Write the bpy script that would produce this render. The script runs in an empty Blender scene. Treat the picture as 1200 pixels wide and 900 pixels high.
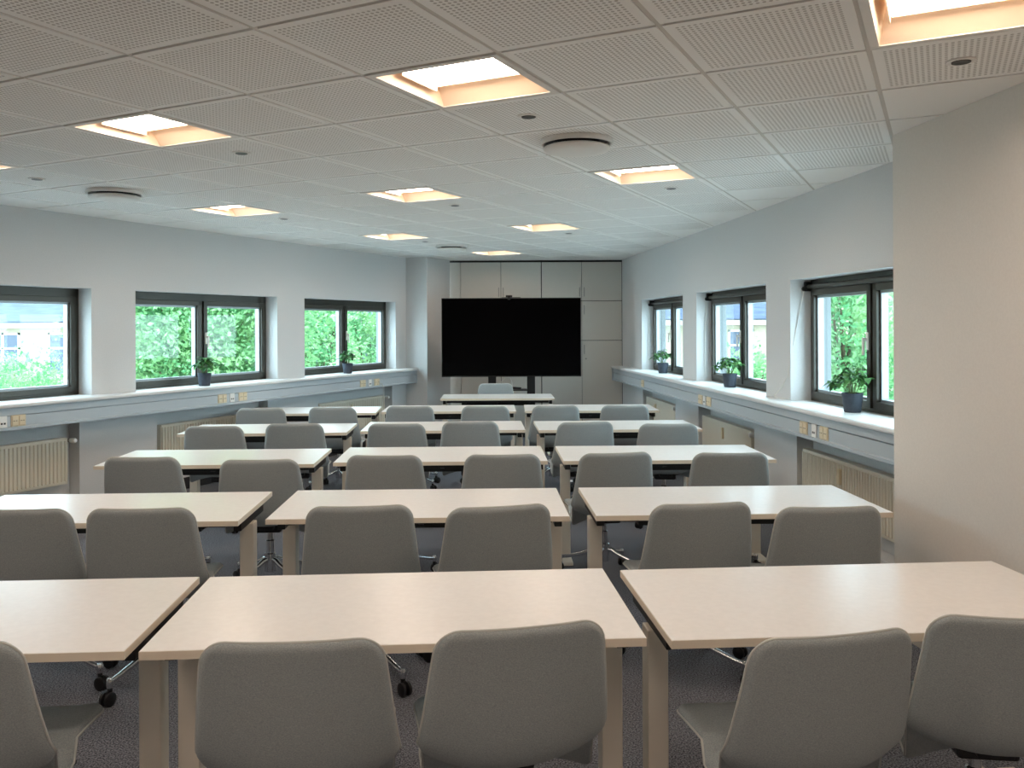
import bpy, bmesh, math, random
from math import sin, cos, pi, radians as R
from mathutils import Vector, Matrix

random.seed(7)
SC = bpy.context.scene
COL = SC.collection
F_PX, CXP, VHP, ROLL = 1006.66, 589.6, 382.67, 0.0044      # focal length and principal point on a 1200x900 frame
EYE, CEIL = 1.61, 2.6026
SLAB = CEIL + .25

# ------------------------------------------------------------------ materials
def lin(c):
    return tuple((x / 12.92 if x <= .04045 else ((x + .055) / 1.055) ** 2.4) for x in [v / 255 for v in c]) + (1,)
def mat(name, rgb, rough=.5, metal=0., spec=.5, **kw):
    m = bpy.data.materials.new(name); m.use_nodes = True
    b = m.node_tree.nodes['Principled BSDF']
    b.inputs['Base Color'].default_value = lin(rgb)
    b.inputs['Roughness'].default_value = rough
    b.inputs['Metallic'].default_value = metal
    b.inputs['Specular IOR Level'].default_value = spec
    for k, v in kw.items(): b.inputs[k.replace('_', ' ')].default_value = v
    return m
def noise_mat(name, c1, c2, scale, rough=.9, bump=0., detail=4, spec=.2, stretch=None, lo=.35, hi=.65, sheen=0):
    m = mat(name, c1, rough, 0, spec); nt = m.node_tree; N = nt.nodes; L = nt.links; b = N['Principled BSDF']
    tc = N.new('ShaderNodeTexCoord'); n = N.new('ShaderNodeTexNoise'); r = N.new('ShaderNodeValToRGB')
    n.inputs['Scale'].default_value = scale; n.inputs['Detail'].default_value = detail
    r.color_ramp.elements[0].color = lin(c1); r.color_ramp.elements[1].color = lin(c2)
    r.color_ramp.elements[0].position = lo; r.color_ramp.elements[1].position = hi
    src = tc.outputs['Object']
    if stretch:
        mp = N.new('ShaderNodeMapping'); mp.inputs['Scale'].default_value = stretch
        L.new(src, mp.inputs['Vector']); src = mp.outputs['Vector']
    L.new(src, n.inputs['Vector']); L.new(n.outputs['Fac'], r.inputs['Fac']); L.new(r.outputs['Color'], b.inputs['Base Color'])
    if bump:
        bp = N.new('ShaderNodeBump'); bp.inputs['Strength'].default_value = bump; bp.inputs['Distance'].default_value = .002
        L.new(n.outputs['Fac'], bp.inputs['Height']); L.new(bp.outputs['Normal'], b.inputs['Normal'])
    if sheen: b.inputs['Sheen Weight'].default_value = sheen
    return m
def emit_mat(name, rgb, s):
    m = bpy.data.materials.new(name); m.use_nodes = True; nt = m.node_tree; nt.nodes.clear()
    e = nt.nodes.new('ShaderNodeEmission'); o = nt.nodes.new('ShaderNodeOutputMaterial')
    e.inputs['Color'].default_value = (*rgb, 1); e.inputs['Strength'].default_value = s
    nt.links.new(e.outputs[0], o.inputs[0]); return m

M = {}
M['wall'] = noise_mat('wall_paint', (208, 209, 209), (212, 213, 213), 90, .85, .08, spec=.15)
M['partition'] = noise_mat('partition_paint', (222, 217, 210), (226, 221, 214), 90, .85, .08, spec=.15)
M['carpet'] = noise_mat('carpet', (44, 47, 54), (150, 152, 160), 150, .95, .6, 6, .1)
M['fabric'] = noise_mat('grey_wool', (142, 149, 150), (168, 175, 176), 260, .95, .35, 3, .1, (1, 1, 2.2), .3, .7, .15)
M['piping'] = mat('piping', (190, 192, 188), .8)
M['chrome'] = mat('polished_aluminium', (225, 226, 228), .14, 1.)
M['blackplastic'] = mat('black_plastic', (22, 22, 24), .45)
M['black'] = mat('black_steel', (20, 20, 21), .4)
M['rubber'] = mat('grey_rubber', (60, 60, 62), .7)
M['table'] = noise_mat('white_laminate', (231, 229, 226), (235, 233, 230), 40, .28, 0, spec=.45)
M['edge'] = mat('warm_lit_edging', (230, 217, 198), .45)  # edging matches the white tops; warm lamp light put into its beige
M['leg'] = mat('silver_paint', (234, 226, 212), .45, .0)
M['frame'] = mat('bronze_aluminium', (72, 70, 64), .36, .5)
M['bead'] = mat('lit_aluminium', (160, 165, 168), .35, .5)  # frame rebate edges; the daylight they catch put into a paler grey
M['whiteplastic'] = mat('white_plastic', (236, 236, 232), .4)
M['ivory'] = mat('ivory_plastic', (222, 208, 178), .45)
M['ivorydark'] = mat('socket_shadow', (120, 108, 88), .5)
M['trunk'] = mat('trunking_grey', (182, 191, 197), .42, 0.05)
M['sill'] = mat('sill_white', (228, 230, 230), .38)
M['radiator'] = mat('radiator_cream', (222, 216, 200), .4)
M['brass'] = mat('dark_brass', (110, 95, 75), .4, .7)
M['skirting'] = mat('dark_skirting', (44, 42, 42), .6)
M['tilewhite'] = mat('ceiling_white', (240, 239, 236), .9, 0, .15)
M['runner'] = mat('grid_runner', (204, 199, 192), .6, 0, .2)
M['gridshade'] = mat('grid_bar_shade', (168, 156, 146), .7, 0, .2)  # cross bars: shade of the recessed joint put into a darker colour
M['grid'] = mat('grid_white', (226, 223, 218), .6, 0, .3)
M['cab'] = mat('cabinet_grey', (218, 214, 206), .5, 0, .35)
M['cabshade'] = mat('cabinet_gap_shade', (40, 40, 38), .8)  # near-black colour carries the shade inside the cupboard gaps
M['steel'] = mat('brushed_steel', (165, 163, 158), .35, .8)
M['screen'] = mat('screen_glass', (2, 2, 3), .12, 0, .10)
M['bezel'] = mat('tv_bezel', (16, 16, 17), .4)
M['pot'] = noise_mat('grey_pot', (66, 72, 82), (74, 80, 90), 30, .6)
M['soil'] = noise_mat('soil', (42, 32, 25), (70, 55, 42), 80, .95)
M['stem'] = mat('green_stem', (92, 112, 62), .6)
M['cord'] = mat('white_cord', (214, 212, 205), .6)
M['reflector'] = mat('lamp_reflector', (240, 216, 190), .4)  # peach of the warm tube light put into the base colour
M['lamp'] = emit_mat('lamp_diffuser', (1.0, .82, .68), 16.0)
M['lampside'] = emit_mat('lamp_side', (1.0, .76, .54), 3.5)
M['spotdark'] = mat('spot_inside', (48, 47, 46), .35, .3)
M['render'] = noise_mat('cream_render', (152, 144, 124), (160, 152, 132), 3, .9)
M['slate'] = noise_mat('slate_roof', (66, 75, 96), (84, 94, 116), 2.0, .7, 0, 4, .3, (1, 6, 6))
M['extwin'] = mat('ext_window_white', (186, 186, 184), .5)
M['extpane'] = mat('ext_pane', (50, 62, 80), .15, 0, .6)
M['bark'] = noise_mat('bark', (70, 60, 48), (104, 92, 76), 14, .9)
M['lawn'] = noise_mat('pale_paving', (176, 176, 174), (196, 196, 194), 2, .95)
M['exterior'] = mat('exterior_wall', (128, 134, 136), .8)

def leaf_mat(name, a, b, scale, transl=.35):
    m = noise_mat(name, a, b, scale, .55, 0, 2, .3); nt = m.node_tree; N = nt.nodes; L = nt.links
    t = N.new('ShaderNodeBsdfTranslucent'); mx = N.new('ShaderNodeMixShader'); mx.inputs[0].default_value = transl
    L.new(N['Color Ramp'].outputs['Color'], t.inputs['Color'])
    L.new(N['Principled BSDF'].outputs[0], mx.inputs[1]); L.new(t.outputs[0], mx.inputs[2])
    L.new(mx.outputs[0], N['Material Output'].inputs[0]); return m
M['leaf'] = leaf_mat('tree_leaf', (84, 142, 94), (150, 188, 130), 1.6, .4)
M['leaf2'] = leaf_mat('shrub_leaf', (90, 148, 98), (156, 194, 136), 2.2, .4)
M['houseleaf'] = leaf_mat('house_plant_leaf', (38, 84, 50), (104, 158, 92), 16, .2)

def glass_mat():
    m = bpy.data.materials.new('window_glass'); m.use_nodes = True; nt = m.node_tree; N = nt.nodes; L = nt.links; N.clear()
    t = N.new('ShaderNodeBsdfTransparent'); g = N.new('ShaderNodeBsdfGlossy'); mx = N.new('ShaderNodeMixShader')
    lw_ = N.new('ShaderNodeLayerWeight'); pw = N.new('ShaderNodeMath'); fr = N.new('ShaderNodeMath'); o = N.new('ShaderNodeOutputMaterial')
    lw_.inputs['Blend'].default_value = .5; pw.operation = 'POWER'; pw.inputs[1].default_value = 5
    fr.operation = 'MULTIPLY_ADD'; fr.inputs[1].default_value = .9; fr.inputs[2].default_value = .022
    L.new(lw_.outputs['Facing'], pw.inputs[0]); L.new(pw.outputs[0], fr.inputs[0])
    t.inputs['Color'].default_value = (.90, .97, .95, 1); g.inputs['Roughness'].default_value = .02
    L.new(fr.outputs[0], mx.inputs[0]); L.new(t.outputs[0], mx.inputs[1]); L.new(g.outputs[0], mx.inputs[2]); L.new(mx.outputs[0], o.inputs[0])
    return m
M['glass'] = glass_mat()

def perforated():
    m = mat('perforated_tile', (240, 239, 236), .9, 0, .15); nt = m.node_tree; N = nt.nodes; L = nt.links; b = N['Principled BSDF']
    tc = N.new('ShaderNodeTexCoord')
    def vm(op, a, v=None):
        n = N.new('ShaderNodeVectorMath'); n.operation = op; L.new(a, n.inputs[0])
        if v is not None: n.inputs[1].default_value = v
        return n
    flat = vm('MULTIPLY', tc.outputs['Object'], (1, 1, 0)).outputs[0]
    hole = vm('LENGTH', vm('SUBTRACT', vm('FRACTION', vm('SCALE', flat).outputs[0]).outputs[0], (.5, .5, 0)).outputs[0])
    sc = [n for n in N if n.type == 'VECT_MATH' and n.operation == 'SCALE'][0]; sc.inputs['Scale'].default_value = 1 / .02
    lt = N.new('ShaderNodeMath'); lt.operation = 'LESS_THAN'; L.new(hole.outputs['Value'], lt.inputs[0]); lt.inputs[1].default_value = .30
    cell = vm('ABSOLUTE', vm('SUBTRACT', vm('FRACTION', vm('MULTIPLY', flat, (1 / .6, 1 / .6, 0)).outputs[0]).outputs[0], (.5, .5, 0)).outputs[0])
    sx = N.new('ShaderNodeSeparateXYZ'); L.new(cell.outputs[0], sx.inputs[0])
    mx = N.new('ShaderNodeMath'); mx.operation = 'MAXIMUM'; L.new(sx.outputs[0], mx.inputs[0]); L.new(sx.outputs[1], mx.inputs[1])
    ins = N.new('ShaderNodeMath'); ins.operation = 'LESS_THAN'; L.new(mx.outputs[0], ins.inputs[0]); ins.inputs[1].default_value = .4333
    k = N.new('ShaderNodeMath'); k.operation = 'MULTIPLY'; L.new(lt.outputs[0], k.inputs[0]); L.new(ins.outputs[0], k.inputs[1])
    r = N.new('ShaderNodeMix'); r.data_type = 'RGBA'; L.new(k.outputs[0], r.inputs[0])
    r.inputs[6].default_value = lin((240, 239, 236)); r.inputs[7].default_value = lin((186, 183, 178))
    L.new(r.outputs[2], b.inputs['Base Color']); return m
M['perf'] = perforated()

# ------------------------------------------------------------------ mesh helpers
class MB:
    def __init__(s): s.bm = bmesh.new()
    def box(s, x0, x1, y0, y1, z0, z1, bev=0., seg=2, mi=0):
        t = bmesh.new(); bmesh.ops.create_cube(t, size=1)
        for v in t.verts: v.co = Vector(((x0 + x1) / 2 + v.co.x * (x1 - x0), (y0 + y1) / 2 + v.co.y * (y1 - y0), (z0 + z1) / 2 + v.co.z * (z1 - z0)))
        if bev: bmesh.ops.bevel(t, geom=t.edges[:], offset=bev, segments=seg, profile=.5, affect='EDGES')
        return s._add(t, mi)
    def _add(s, t, mi=0, mtx=None):
        mp = {}
        for v in t.verts: mp[v] = s.bm.verts.new(mtx @ v.co if mtx else v.co)
        for f in t.faces:
            try:
                g = s.bm.faces.new([mp[v] for v in f.verts]); g.material_index = mi
            except ValueError: pass
        t.free(); return s
    def tube(s, pts, r, n=10, mi=0, cap=True):
        pts = [Vector(p) for p in pts]; rr = r if isinstance(r, (list, tuple)) else [r] * len(pts); rings = []
        up = None
        for i, p in enumerate(pts):
            d = (pts[min(i + 1, len(pts) - 1)] - pts[max(i - 1, 0)]).normalized()
            if up is None: up = Vector((0, 0, 1)) if abs(d.z) < .9 else Vector((1, 0, 0))
            a = d.cross(up).normalized(); b = a.cross(d).normalized(); up = b
            rings.append([s.bm.verts.new(p + (a * cos(2 * pi * k / n) + b * sin(2 * pi * k / n)) * rr[i]) for k in range(n)])
        for A, B in zip(rings, rings[1:]):
            for k in range(n):
                f = s.bm.faces.new((A[k], A[(k + 1) % n], B[(k + 1) % n], B[k])); f.material_index = mi
        if cap:
            s.bm.faces.new(rings[0][::-1]).material_index = mi; s.bm.faces.new(rings[-1]).material_index = mi
        return s
    def lathe(s, prof, n=32, c=(0, 0, 0), mi=0, axis='z'):
        t = bmesh.new(); rings = []
        for r, z in prof:
            if r < 1e-6: rings.append([t.verts.new((0, 0, z))])
            else: rings.append([t.verts.new((r * cos(2 * pi * k / n), r * sin(2 * pi * k / n), z)) for k in range(n)])
        for A, B in zip(rings, rings[1:]):
            for k in range(n):
                a, b = A[k % len(A)], A[(k + 1) % len(A)]; c2, d = B[(k + 1) % len(B)], B[k % len(B)]
                vs = []
                for v in (a, b, c2, d):
                    if v not in vs: vs.append(v)
                if len(vs) > 2: t.faces.new(vs)
        mt = Matrix.Translation(c)
        if axis == 'x': mt = mt @ Matrix.Rotation(pi / 2, 4, 'Y')
        if axis == 'y': mt = mt @ Matrix.Rotation(-pi / 2, 4, 'X')
        return s._add(t, mi, mt)
    def prism(s, poly, a, b, axis='x', mi=0):
        f = {'x': lambda p, h: (h, p[0], p[1]), 'y': lambda p, h: (p[0], h, p[1]), 'z': lambda p, h: (p[0], p[1], h)}[axis]
        A = [s.bm.verts.new(f(p, a)) for p in poly]; B = [s.bm.verts.new(f(p, b)) for p in poly]; n = len(poly)
        for k in range(n): s.bm.faces.new((A[k], A[(k + 1) % n], B[(k + 1) % n], B[k])).material_index = mi
        s.bm.faces.new(A[::-1]).material_index = mi; s.bm.faces.new(B).material_index = mi
        return s
    def build(s, name, mats, parent=None, mtx=None, smooth=None):
        bmesh.ops.recalc_face_normals(s.bm, faces=s.bm.faces[:])
        me = bpy.data.meshes.new(name); s.bm.to_mesh(me); s.bm.free()
        for m in (mats if isinstance(mats, (list, tuple)) else [mats]): me.materials.append(m)
        o = bpy.data.objects.new(name, me); COL.objects.link(o)
        if parent: o.parent = parent
        if mtx is not None: o.matrix_local = mtx
        if smooth is not None:
            me.shade_smooth(); me.set_sharp_from_angle(angle=R(smooth))
        return o
def tag(o, label=None, cat=None, group=None, kind=None):
    if label: o['label'] = label
    if cat: o['category'] = cat
    if group: o['group'] = group
    if kind: o['kind'] = kind
    return o
def thing(name, label, cat, mtx=None, group=None):
    o = bpy.data.objects.new(name, None); o.empty_display_size = .1; COL.objects.link(o)
    if mtx is not None: o.matrix_world = mtx
    return tag(o, label, cat, group)
def struct(o): return tag(o, kind='structure')
def dup(root, mtx, label=None, group=None):
    r = root.copy(); COL.objects.link(r); r.matrix_world = mtx
    if label: r['label'] = label
    if group: r['group'] = group
    for ch in list(root.children):
        c = ch.copy(); COL.objects.link(c); c.parent = r
        for g in ch.children:
            d = g.copy(); COL.objects.link(d); d.parent = c
    return r
def T(x, y, z, rz=0): return Matrix.Translation((x, y, z)) @ Matrix.Rotation(rz, 4, 'Z')
def frame(P, ax, n):
    return Matrix(((ax[0], n[0], 0, P[0]), (ax[1], n[1], 0, P[1]), (0, 0, 1, 0), (0, 0, 0, 1)))

# ------------------------------------------------------------------ room frames
aL = R(25.47); LD = (sin(aL), cos(aL)); LN = (cos(aL), -sin(aL)); LP = (-2.70, 9.62)
aR = R(-4.37); RD = (sin(aR), cos(aR)); RN = (-cos(aR), sin(aR)); RP = (2.03, 9.70)
FL = frame(LP, (-LD[0], -LD[1]), LN)      # local x towards the camera, y into the room
FR = frame(RP, RD, RN)                    # local x away from the camera, y into the room
CABY = 12.90
def lw(x, y): p = FL @ Vector((x, y, 0)); return (p.x, p.y)
def rw(x, y): p = FR @ Vector((x, y, 0)); return (p.x, p.y)
WIN_L = [(2.215, 4.215), (-.255, 1.735), (-2.757, -.745)]
WIN_R = [(.004, 1.955), (-2.462, -.510), (-4.92, -2.963)]
NICHE_L = [(2.34, 4.0), (-.09, 1.486), (-2.66, -1.0)]
NICHE_R = [(.32, 1.906), (-2.18, -.567), (-4.75, -3.075)]
SILL, HEAD, TH = 1.02, 1.965, .33

def window_wall(name, mtx, x0, x1, wins, niches):
    m = MB(); IN = -.25
    for (ya, yb, mi) in ((IN, 0, 0), (-TH, IN, 1)):          # plaster inside, grey render outside
        m.box(x0, x1, ya, yb, HEAD, SLAB, mi=mi)
        cur = x0
        for p, q in sorted(wins):
            m.box(cur, p, ya, yb, .985, HEAD, mi=mi); cur = q
        m.box(cur, x1, ya, yb, .985, HEAD, mi=mi)
        if mi: m.box(x0, x1, ya, yb, 0, .985, mi=mi)
    cur = x0
    for p, q in sorted(niches):
        m.box(cur, p, IN, 0, .14, .985); cur = q
        m.box(p, q, IN, -.13, .14, .985)
    m.box(cur, x1, IN, 0, .14, .985)
    m.box(x0, x1, IN, 0, 0, .14)
    return struct(m.build(name, [M['wall'], M['exterior']], None, mtx))
window_wall('wall_left', FL, -3.03, 18.2, WIN_L, NICHE_L)
window_wall('wall_right', FR, -5.7, 3.19, WIN_R, NICHE_R)

# corner pillar between the window wall and the cupboards, front wall, near walls
pm = MB(); pm.box(-3.70, -3.03, -.33, .35, 0, SLAB)
struct(pm.build('pillar', M['wall'], None, FL))
b = MB(); b.box(-1.12, 2.2, 13.52, 13.8, 0, SLAB); struct(b.build('wall_front', M['wall']))
b = MB(); b.box(-11.6, 4.2, -6.8, -6.5, 0, SLAB); struct(b.build('wall_back', M['wall']))
b = MB(); b.prism([(2.045, 4.50), (3.058, -6.5), (3.9, -6.5), (3.1, 4.58)], 0, SLAB, 'z'); struct(b.build('wall_near_right', M['partition']))
# floor and slab
poly = [lw(-3.4, -.3), lw(18.2, -.3), (3.3, -6.7), (2.7, 4.3), rw(3.9, -.3), (1.6, 13.8), (-1.2, 13.8)]
b = MB(); b.prism(poly, -.2, 0, 'z'); struct(b.build('floor', M['carpet']))
# baseboards
b = MB(); b.box(-3.03, 17.5, 0, .018, 0, .115, .004); struct(b.build('baseboard_left', M['skirting'], None, FL))
b = MB(); b.box(-5.1, 3.2, 0, .018, 0, .115, .004); struct(b.build('baseboard_right', M['skirting'], None, FR))

# ------------------------------------------------------------------ ceiling on a 600 mm grid
TG = .4719; GO = (-1.8934, 3.3965)
DI = (sin(TG), cos(TG)); DJ = (cos(TG), -sin(TG))
FG = Matrix(((DJ[0], DI[0], 0, GO[0]), (DJ[1], DI[1], 0, GO[1]), (0, 0, 1, CEIL), (0, 0, 0, 1)))   # local x along j, y along i
FGi = FG.inverted()
def halfplane(p, n):     # keep (q-p).n >= 0, expressed in grid coordinates
    a = FGi @ Vector((p[0], p[1], CEIL)); d = FGi.to_3x3() @ Vector((n[0], n[1], 0)); return (a.x, a.y), (d.x, d.y)
HP_L = halfplane(LP, LN); HP_R = halfplane(RP, RN); HP_F = halfplane((0, CABY + .02), (0, -1)); HP_B = halfplane((0, -6.5), (0, 1))
bn = Vector((-(4.50 + 2.5), -(2.69 - 2.045))).normalized(); HP_P = halfplane((2.045, 4.50), (bn.x, bn.y))
def clip(pl, hp):
    (px, py), (nx, ny) = hp; out = []
    for k in range(len(pl)):
        A, B = pl[k], pl[(k + 1) % len(pl)]
        da = (A[0] - px) * nx + (A[1] - py) * ny; db = (B[0] - px) * nx + (B[1] - py) * ny
        if da >= 0: out.append(A)
        if (da >= 0) != (db >= 0):
            t = da / (da - db); out.append((A[0] + t * (B[0] - A[0]), A[1] + t * (B[1] - A[1])))
    return out
def area(p): return abs(sum(p[k][0] * p[(k + 1) % len(p)][1] - p[(k + 1) % len(p)][0] * p[k][1] for k in range(len(p)))) / 2 if len(p) > 2 else 0
LIGHTS = [(1, 2), (1, -1), (1, 5), (1, -4), (5, 2), (5, -1), (5, -4), (9, -1), (9, -4), (13, -4)]
HIDDEN = [(-3, 2), (-3, 5), (-3, -1), (-3, -4), (-3, 8), (-7, 8), (-7, 5), (-7, 2), (-7, -1), (-11, 8), (-11, 5), (-11, 2)]  # unseen lamps behind the camera, added to warm the camera-facing sides
skip = set(LIGHTS + HIDDEN)
tiles = MB(); g = .0095
for i in range(-18, 20):
    for j in range(-14, 20):
        if (i, j) in skip: continue
        c = FG @ Vector(((j + .5) * .6, (i + .5) * .6, 0))
        full = [(j * .6 + g, i * .6 + g), ((j + 1) * .6 - g, i * .6 + g), ((j + 1) * .6 - g, (i + 1) * .6 - g), (j * .6 + g, (i + 1) * .6 - g)]
        p = full
        for hp in (HP_L, HP_F, HP_B, HP_P if c.y < 4.3 else HP_R): p = clip(p, hp)
        ar = area(p)
        if ar < 2e-4: continue
        tiles.prism(p, 0, .02, 'z', 0 if ar > .3295 else 1)
struct(tiles.build('ceiling', [M['perf'], M['tilewhite']], None, FG))
grid = MB()
def bar(x0, x1, y0, y1, z, mi):
    # clip a long thin strip to the room
    p = [(x0, y0), (x1, y0), (x1, y1), (x0, y1)]
    for hp in (HP_L, HP_F, HP_B): p = clip(p, hp)
    p2 = clip(p, HP_R)
    for q in (p2,):
        if area(q) > 1e-4: grid.prism(q, z, z + .005, 'z', mi)
for k in range(-20, 22):
    bar(k * .6 - g - .006, k * .6 + g + .006, -12, 13, .004, 0)
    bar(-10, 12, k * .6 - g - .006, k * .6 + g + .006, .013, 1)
go = struct(grid.build('ceiling_grid', [M['runner'], M['gridshade']], None, FG))
b = MB(); b.prism([lw(-3.6, -TH), lw(18.2, -TH), (4.0, -6.8), (3.6, 4.6), rw(-4.8, -TH), rw(4.2, -TH), (-1.2, 13.9)], SLAB, SLAB + .25, 'z'); struct(b.build('ceiling_slab', M['tilewhite']))

# recessed square lights
def make_light(label, mtx, group):
    t = thing('ceiling_light', label, 'ceiling light', mtx, group)
    m = MB(); o, w = .294, .262
    for (x0, x1, y0, y1) in ((-o, o, -o, -w), (-o, o, w, o), (-o, -w, -w, w), (w, o, -w, w)): m.box(x0, x1, y0, y1, -.004, .02, .002)
    m.build('trim', M['grid'], t)
    m = MB()   # sloped reflector sides and ends with a flat top
    a, bb, h = w, .145, .10; e = .235
    lo = [(-w, -w, .0), (w, -w, .0), (w, w, .0), (-w, w, .0)]; hi = [(-e, -bb, h), (e, -bb, h), (e, bb, h), (-e, bb, h)]
    L0 = [m.bm.verts.new(p) for p in lo]; H0 = [m.bm.verts.new(p) for p in hi]
    for k in range(4): m.bm.faces.new((L0[k], L0[(k + 1) % 4], H0[(k + 1) % 4], H0[k]))
    m.bm.faces.new(H0)
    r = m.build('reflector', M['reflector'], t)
    r.modifiers.new('s', 'SOLIDIFY').thickness = -.003
    m = MB(); arc = [(.132 * cos(pi - pi * k / 12), .062 - .022 * sin(pi * k / 12)) for k in range(13)]
    prof = [(-.132, .095)] + arc + [(.132, .095)]
    m.prism(prof, -.218, .218, 'x')
    m.bm.normal_update(); bmesh.ops.recalc_face_normals(m.bm, faces=m.bm.faces[:])
    for f in m.bm.faces: f.material_index = 0 if f.normal.z < -.5 else 1
    m.build('diffuser', [M['lamp'], M['lampside']], t)
    for s in (-1, 1):
        m = MB(); m.box(-.137, .137, min(s * .219, s * .226), max(s * .219, s * .226), .030, .097, .003)
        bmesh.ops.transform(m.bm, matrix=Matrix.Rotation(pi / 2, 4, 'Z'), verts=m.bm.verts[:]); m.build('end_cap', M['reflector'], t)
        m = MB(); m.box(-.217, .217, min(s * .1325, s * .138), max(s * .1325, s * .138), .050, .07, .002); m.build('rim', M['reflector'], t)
    return t
def cellm(i, j, z=0): return FG @ Matrix.Translation(((j + .5) * .6, (i + .5) * .6, z))
LL = ['square recessed ceiling light above the middle table of the nearest row',
      'square recessed ceiling light left of the biggest centre one, above the left tables',
      'square recessed ceiling light cut off by the top right corner of the photo',
      'sliver of a square ceiling light cut off at the left edge of the photo',
      'square recessed ceiling light on the right, beyond the round vent',
      'square recessed ceiling light in the middle of the ceiling, beyond the large near one',
      'square recessed ceiling light on the left beyond the round vent near the left wall',
      'small far square ceiling light right of the screen centre, with a downlight beside it',
      'small far square ceiling light nearest the round vent by the pillar',
      'farthest square ceiling light, just in front of the cupboards']
L0 = make_light(LL[0], cellm(*LIGHTS[0]), 'recessed ceiling lights')
for k in range(1, 10): dup(L0, cellm(*LIGHTS[k]), LL[k])
for c in HIDDEN: dup(L0, cellm(*c), 'added square recessed ceiling light behind the camera position, out of view')

def make_spot(label, mtx):
    m = MB(); m.lathe([(.052, 0), (.052, -.004), (.046, -.007), (.036, -.006), (.034, .004), (.05, .004)], 28)
    o = m.build('downlight', M['grid'], None, mtx, smooth=35); tag(o, label, 'downlight', 'small ceiling downlights')
    m = MB(); m.lathe([(0, -.004), (.018, -.0055), (.0335, -.0075), (.0335, .012), (0, .012)], 24); m.build('reflector_cup', M['spotdark'], o, smooth=40)
    return o
SP = [((2, 2), 'small round downlight just beyond the largest ceiling light'), ((2, -1), 'small round downlight beyond the left ceiling light, above the left tables'),
      ((2, -4), 'small round downlight at the far left, near the left wall'), ((2, 5), 'small round downlight above the plain right partition wall'),
      ((6, 2), 'small round downlight beyond the right ceiling light past the vent'), ((6, -1), 'small round downlight beyond the light in the middle of the ceiling'),
      ((6, -4), 'small round downlight beyond the left light near the left wall'), ((10, -4), 'tiny far downlight beside the round vent by the pillar'),
      ((10, -1), 'tiny far downlight right of the screen, near the right wall')]
s0 = make_spot(SP[0][1], cellm(*SP[0][0]))
for (c, l) in SP[1:]: dup(s0, cellm(*c), l)

def make_vent(label, mtx):
    t = thing('ceiling_vent', label, 'ceiling vent', mtx, 'round ceiling vents')
    m = MB(); m.lathe([(0, -.001), (.172, -.001), (.172, -.006), (.125, -.008), (.122, -.036), (0, -.036)], 40); m.build('core', M['black'], t, smooth=40)
    m = MB(); m.lathe([(.173, -.001), (.192, -.001), (.195, -.018), (.190, -.026), (.179, -.026), (.173, -.020), (.173, -.001)], 48); m.build('ring', M['grid'], t, smooth=50)
    m = MB(); m.lathe([(0, -.036), (.165, -.036), (.176, -.040), (.178, -.048), (.168, -.058), (.11, -.064), (0, -.066)], 48); m.build('plate', M['grid'], t, smooth=40)
    return t
v0 = make_vent('large round ceiling vent above the right middle tables', cellm(3, 2))
dup(v0, cellm(3, -4), 'round ceiling vent at the left, near the left wall')
dup(v0, cellm(11, -4), 'far round ceiling vent in front of the pillar')

# ------------------------------------------------------------------ windows
def make_window(idx, mtx, a, b, hand):
    # local x runs a..b; seen from the room x decreases to the right
    m = MB(); y0, y1 = -.245, -.165
    zt, zb = HEAD, SILL - .02
    m.box(a, b, y0, y1, zb, zb + .05); m.box(a, b, y0, y1, zt - .085, zt)
    m.box(a, a + .045, y0, y1, zb, zt); m.box(b - .045, b, y0, y1, zb, zt)
    c = (a + b) / 2; m.box(c - .022, c + .022, y0, y1, zb, zt)
    w = m.build('window_%d' % idx, M['frame'], None, mtx); struct(w)
    for (x0, x1) in ((a + .04, c - .016), (c + .016, b - .04)):
        m = MB(); s0, s1 = y0 + .012, y1 + .018; z0, z1 = zb + .045, zt - .075
        m.box(x0, x1, s0, s1, z0, z0 + .05, .004); m.box(x0, x1, s0, s1, z1 - .05, z1, .004)
        m.box(x0, x0 + .05, s0, s1, z0 + .001, z1 - .001, .004); m.box(x1 - .05, x1, s0, s1, z0 + .001, z1 - .001, .004)
        sa = m.build('sash', M['frame'], w)
        m = MB(); q = .018
        X0, X1, Z0, Z1 = x0 + .05, x1 - .05, z0 + .05, z1 - .05
        for bx in ((X0, X0 + q, Z0, Z1), (X1 - q, X1, Z0, Z1), (X0 + q, X1 - q, Z0, Z0 + q), (X0 + q, X1 - q, Z1 - q, Z1)):
            m.box(bx[0], bx[1], -.222, -.175, bx[2], bx[3])
        m.build('glazing_bead', M['bead'], sa)
        m = MB(); m.box(X0, X1, -.206, -.202, Z0, Z1); m.build('pane', M['glass'], sa)
    hx = c + (-.045 if hand else .045)
    m = MB(); m.box(hx - .014, hx + .014, -.149, -.138, 1.44, 1.56, .003); m.box(hx - .009, hx + .009, -.14, -.108, 1.50, 1.52, .003); m.box(hx - .010, hx + .010, -.122, -.106, 1.405, 1.525, .005)
    tag(m.build('handle', M['whiteplastic'], w), 'white plastic window handle')
    return w
for k, (a, b) in enumerate(WIN_L): make_window(k + 1, FL, a, b, True)
for k, (a, b) in enumerate(WIN_R): make_window(k + 4, FR, a, b, False)

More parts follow.
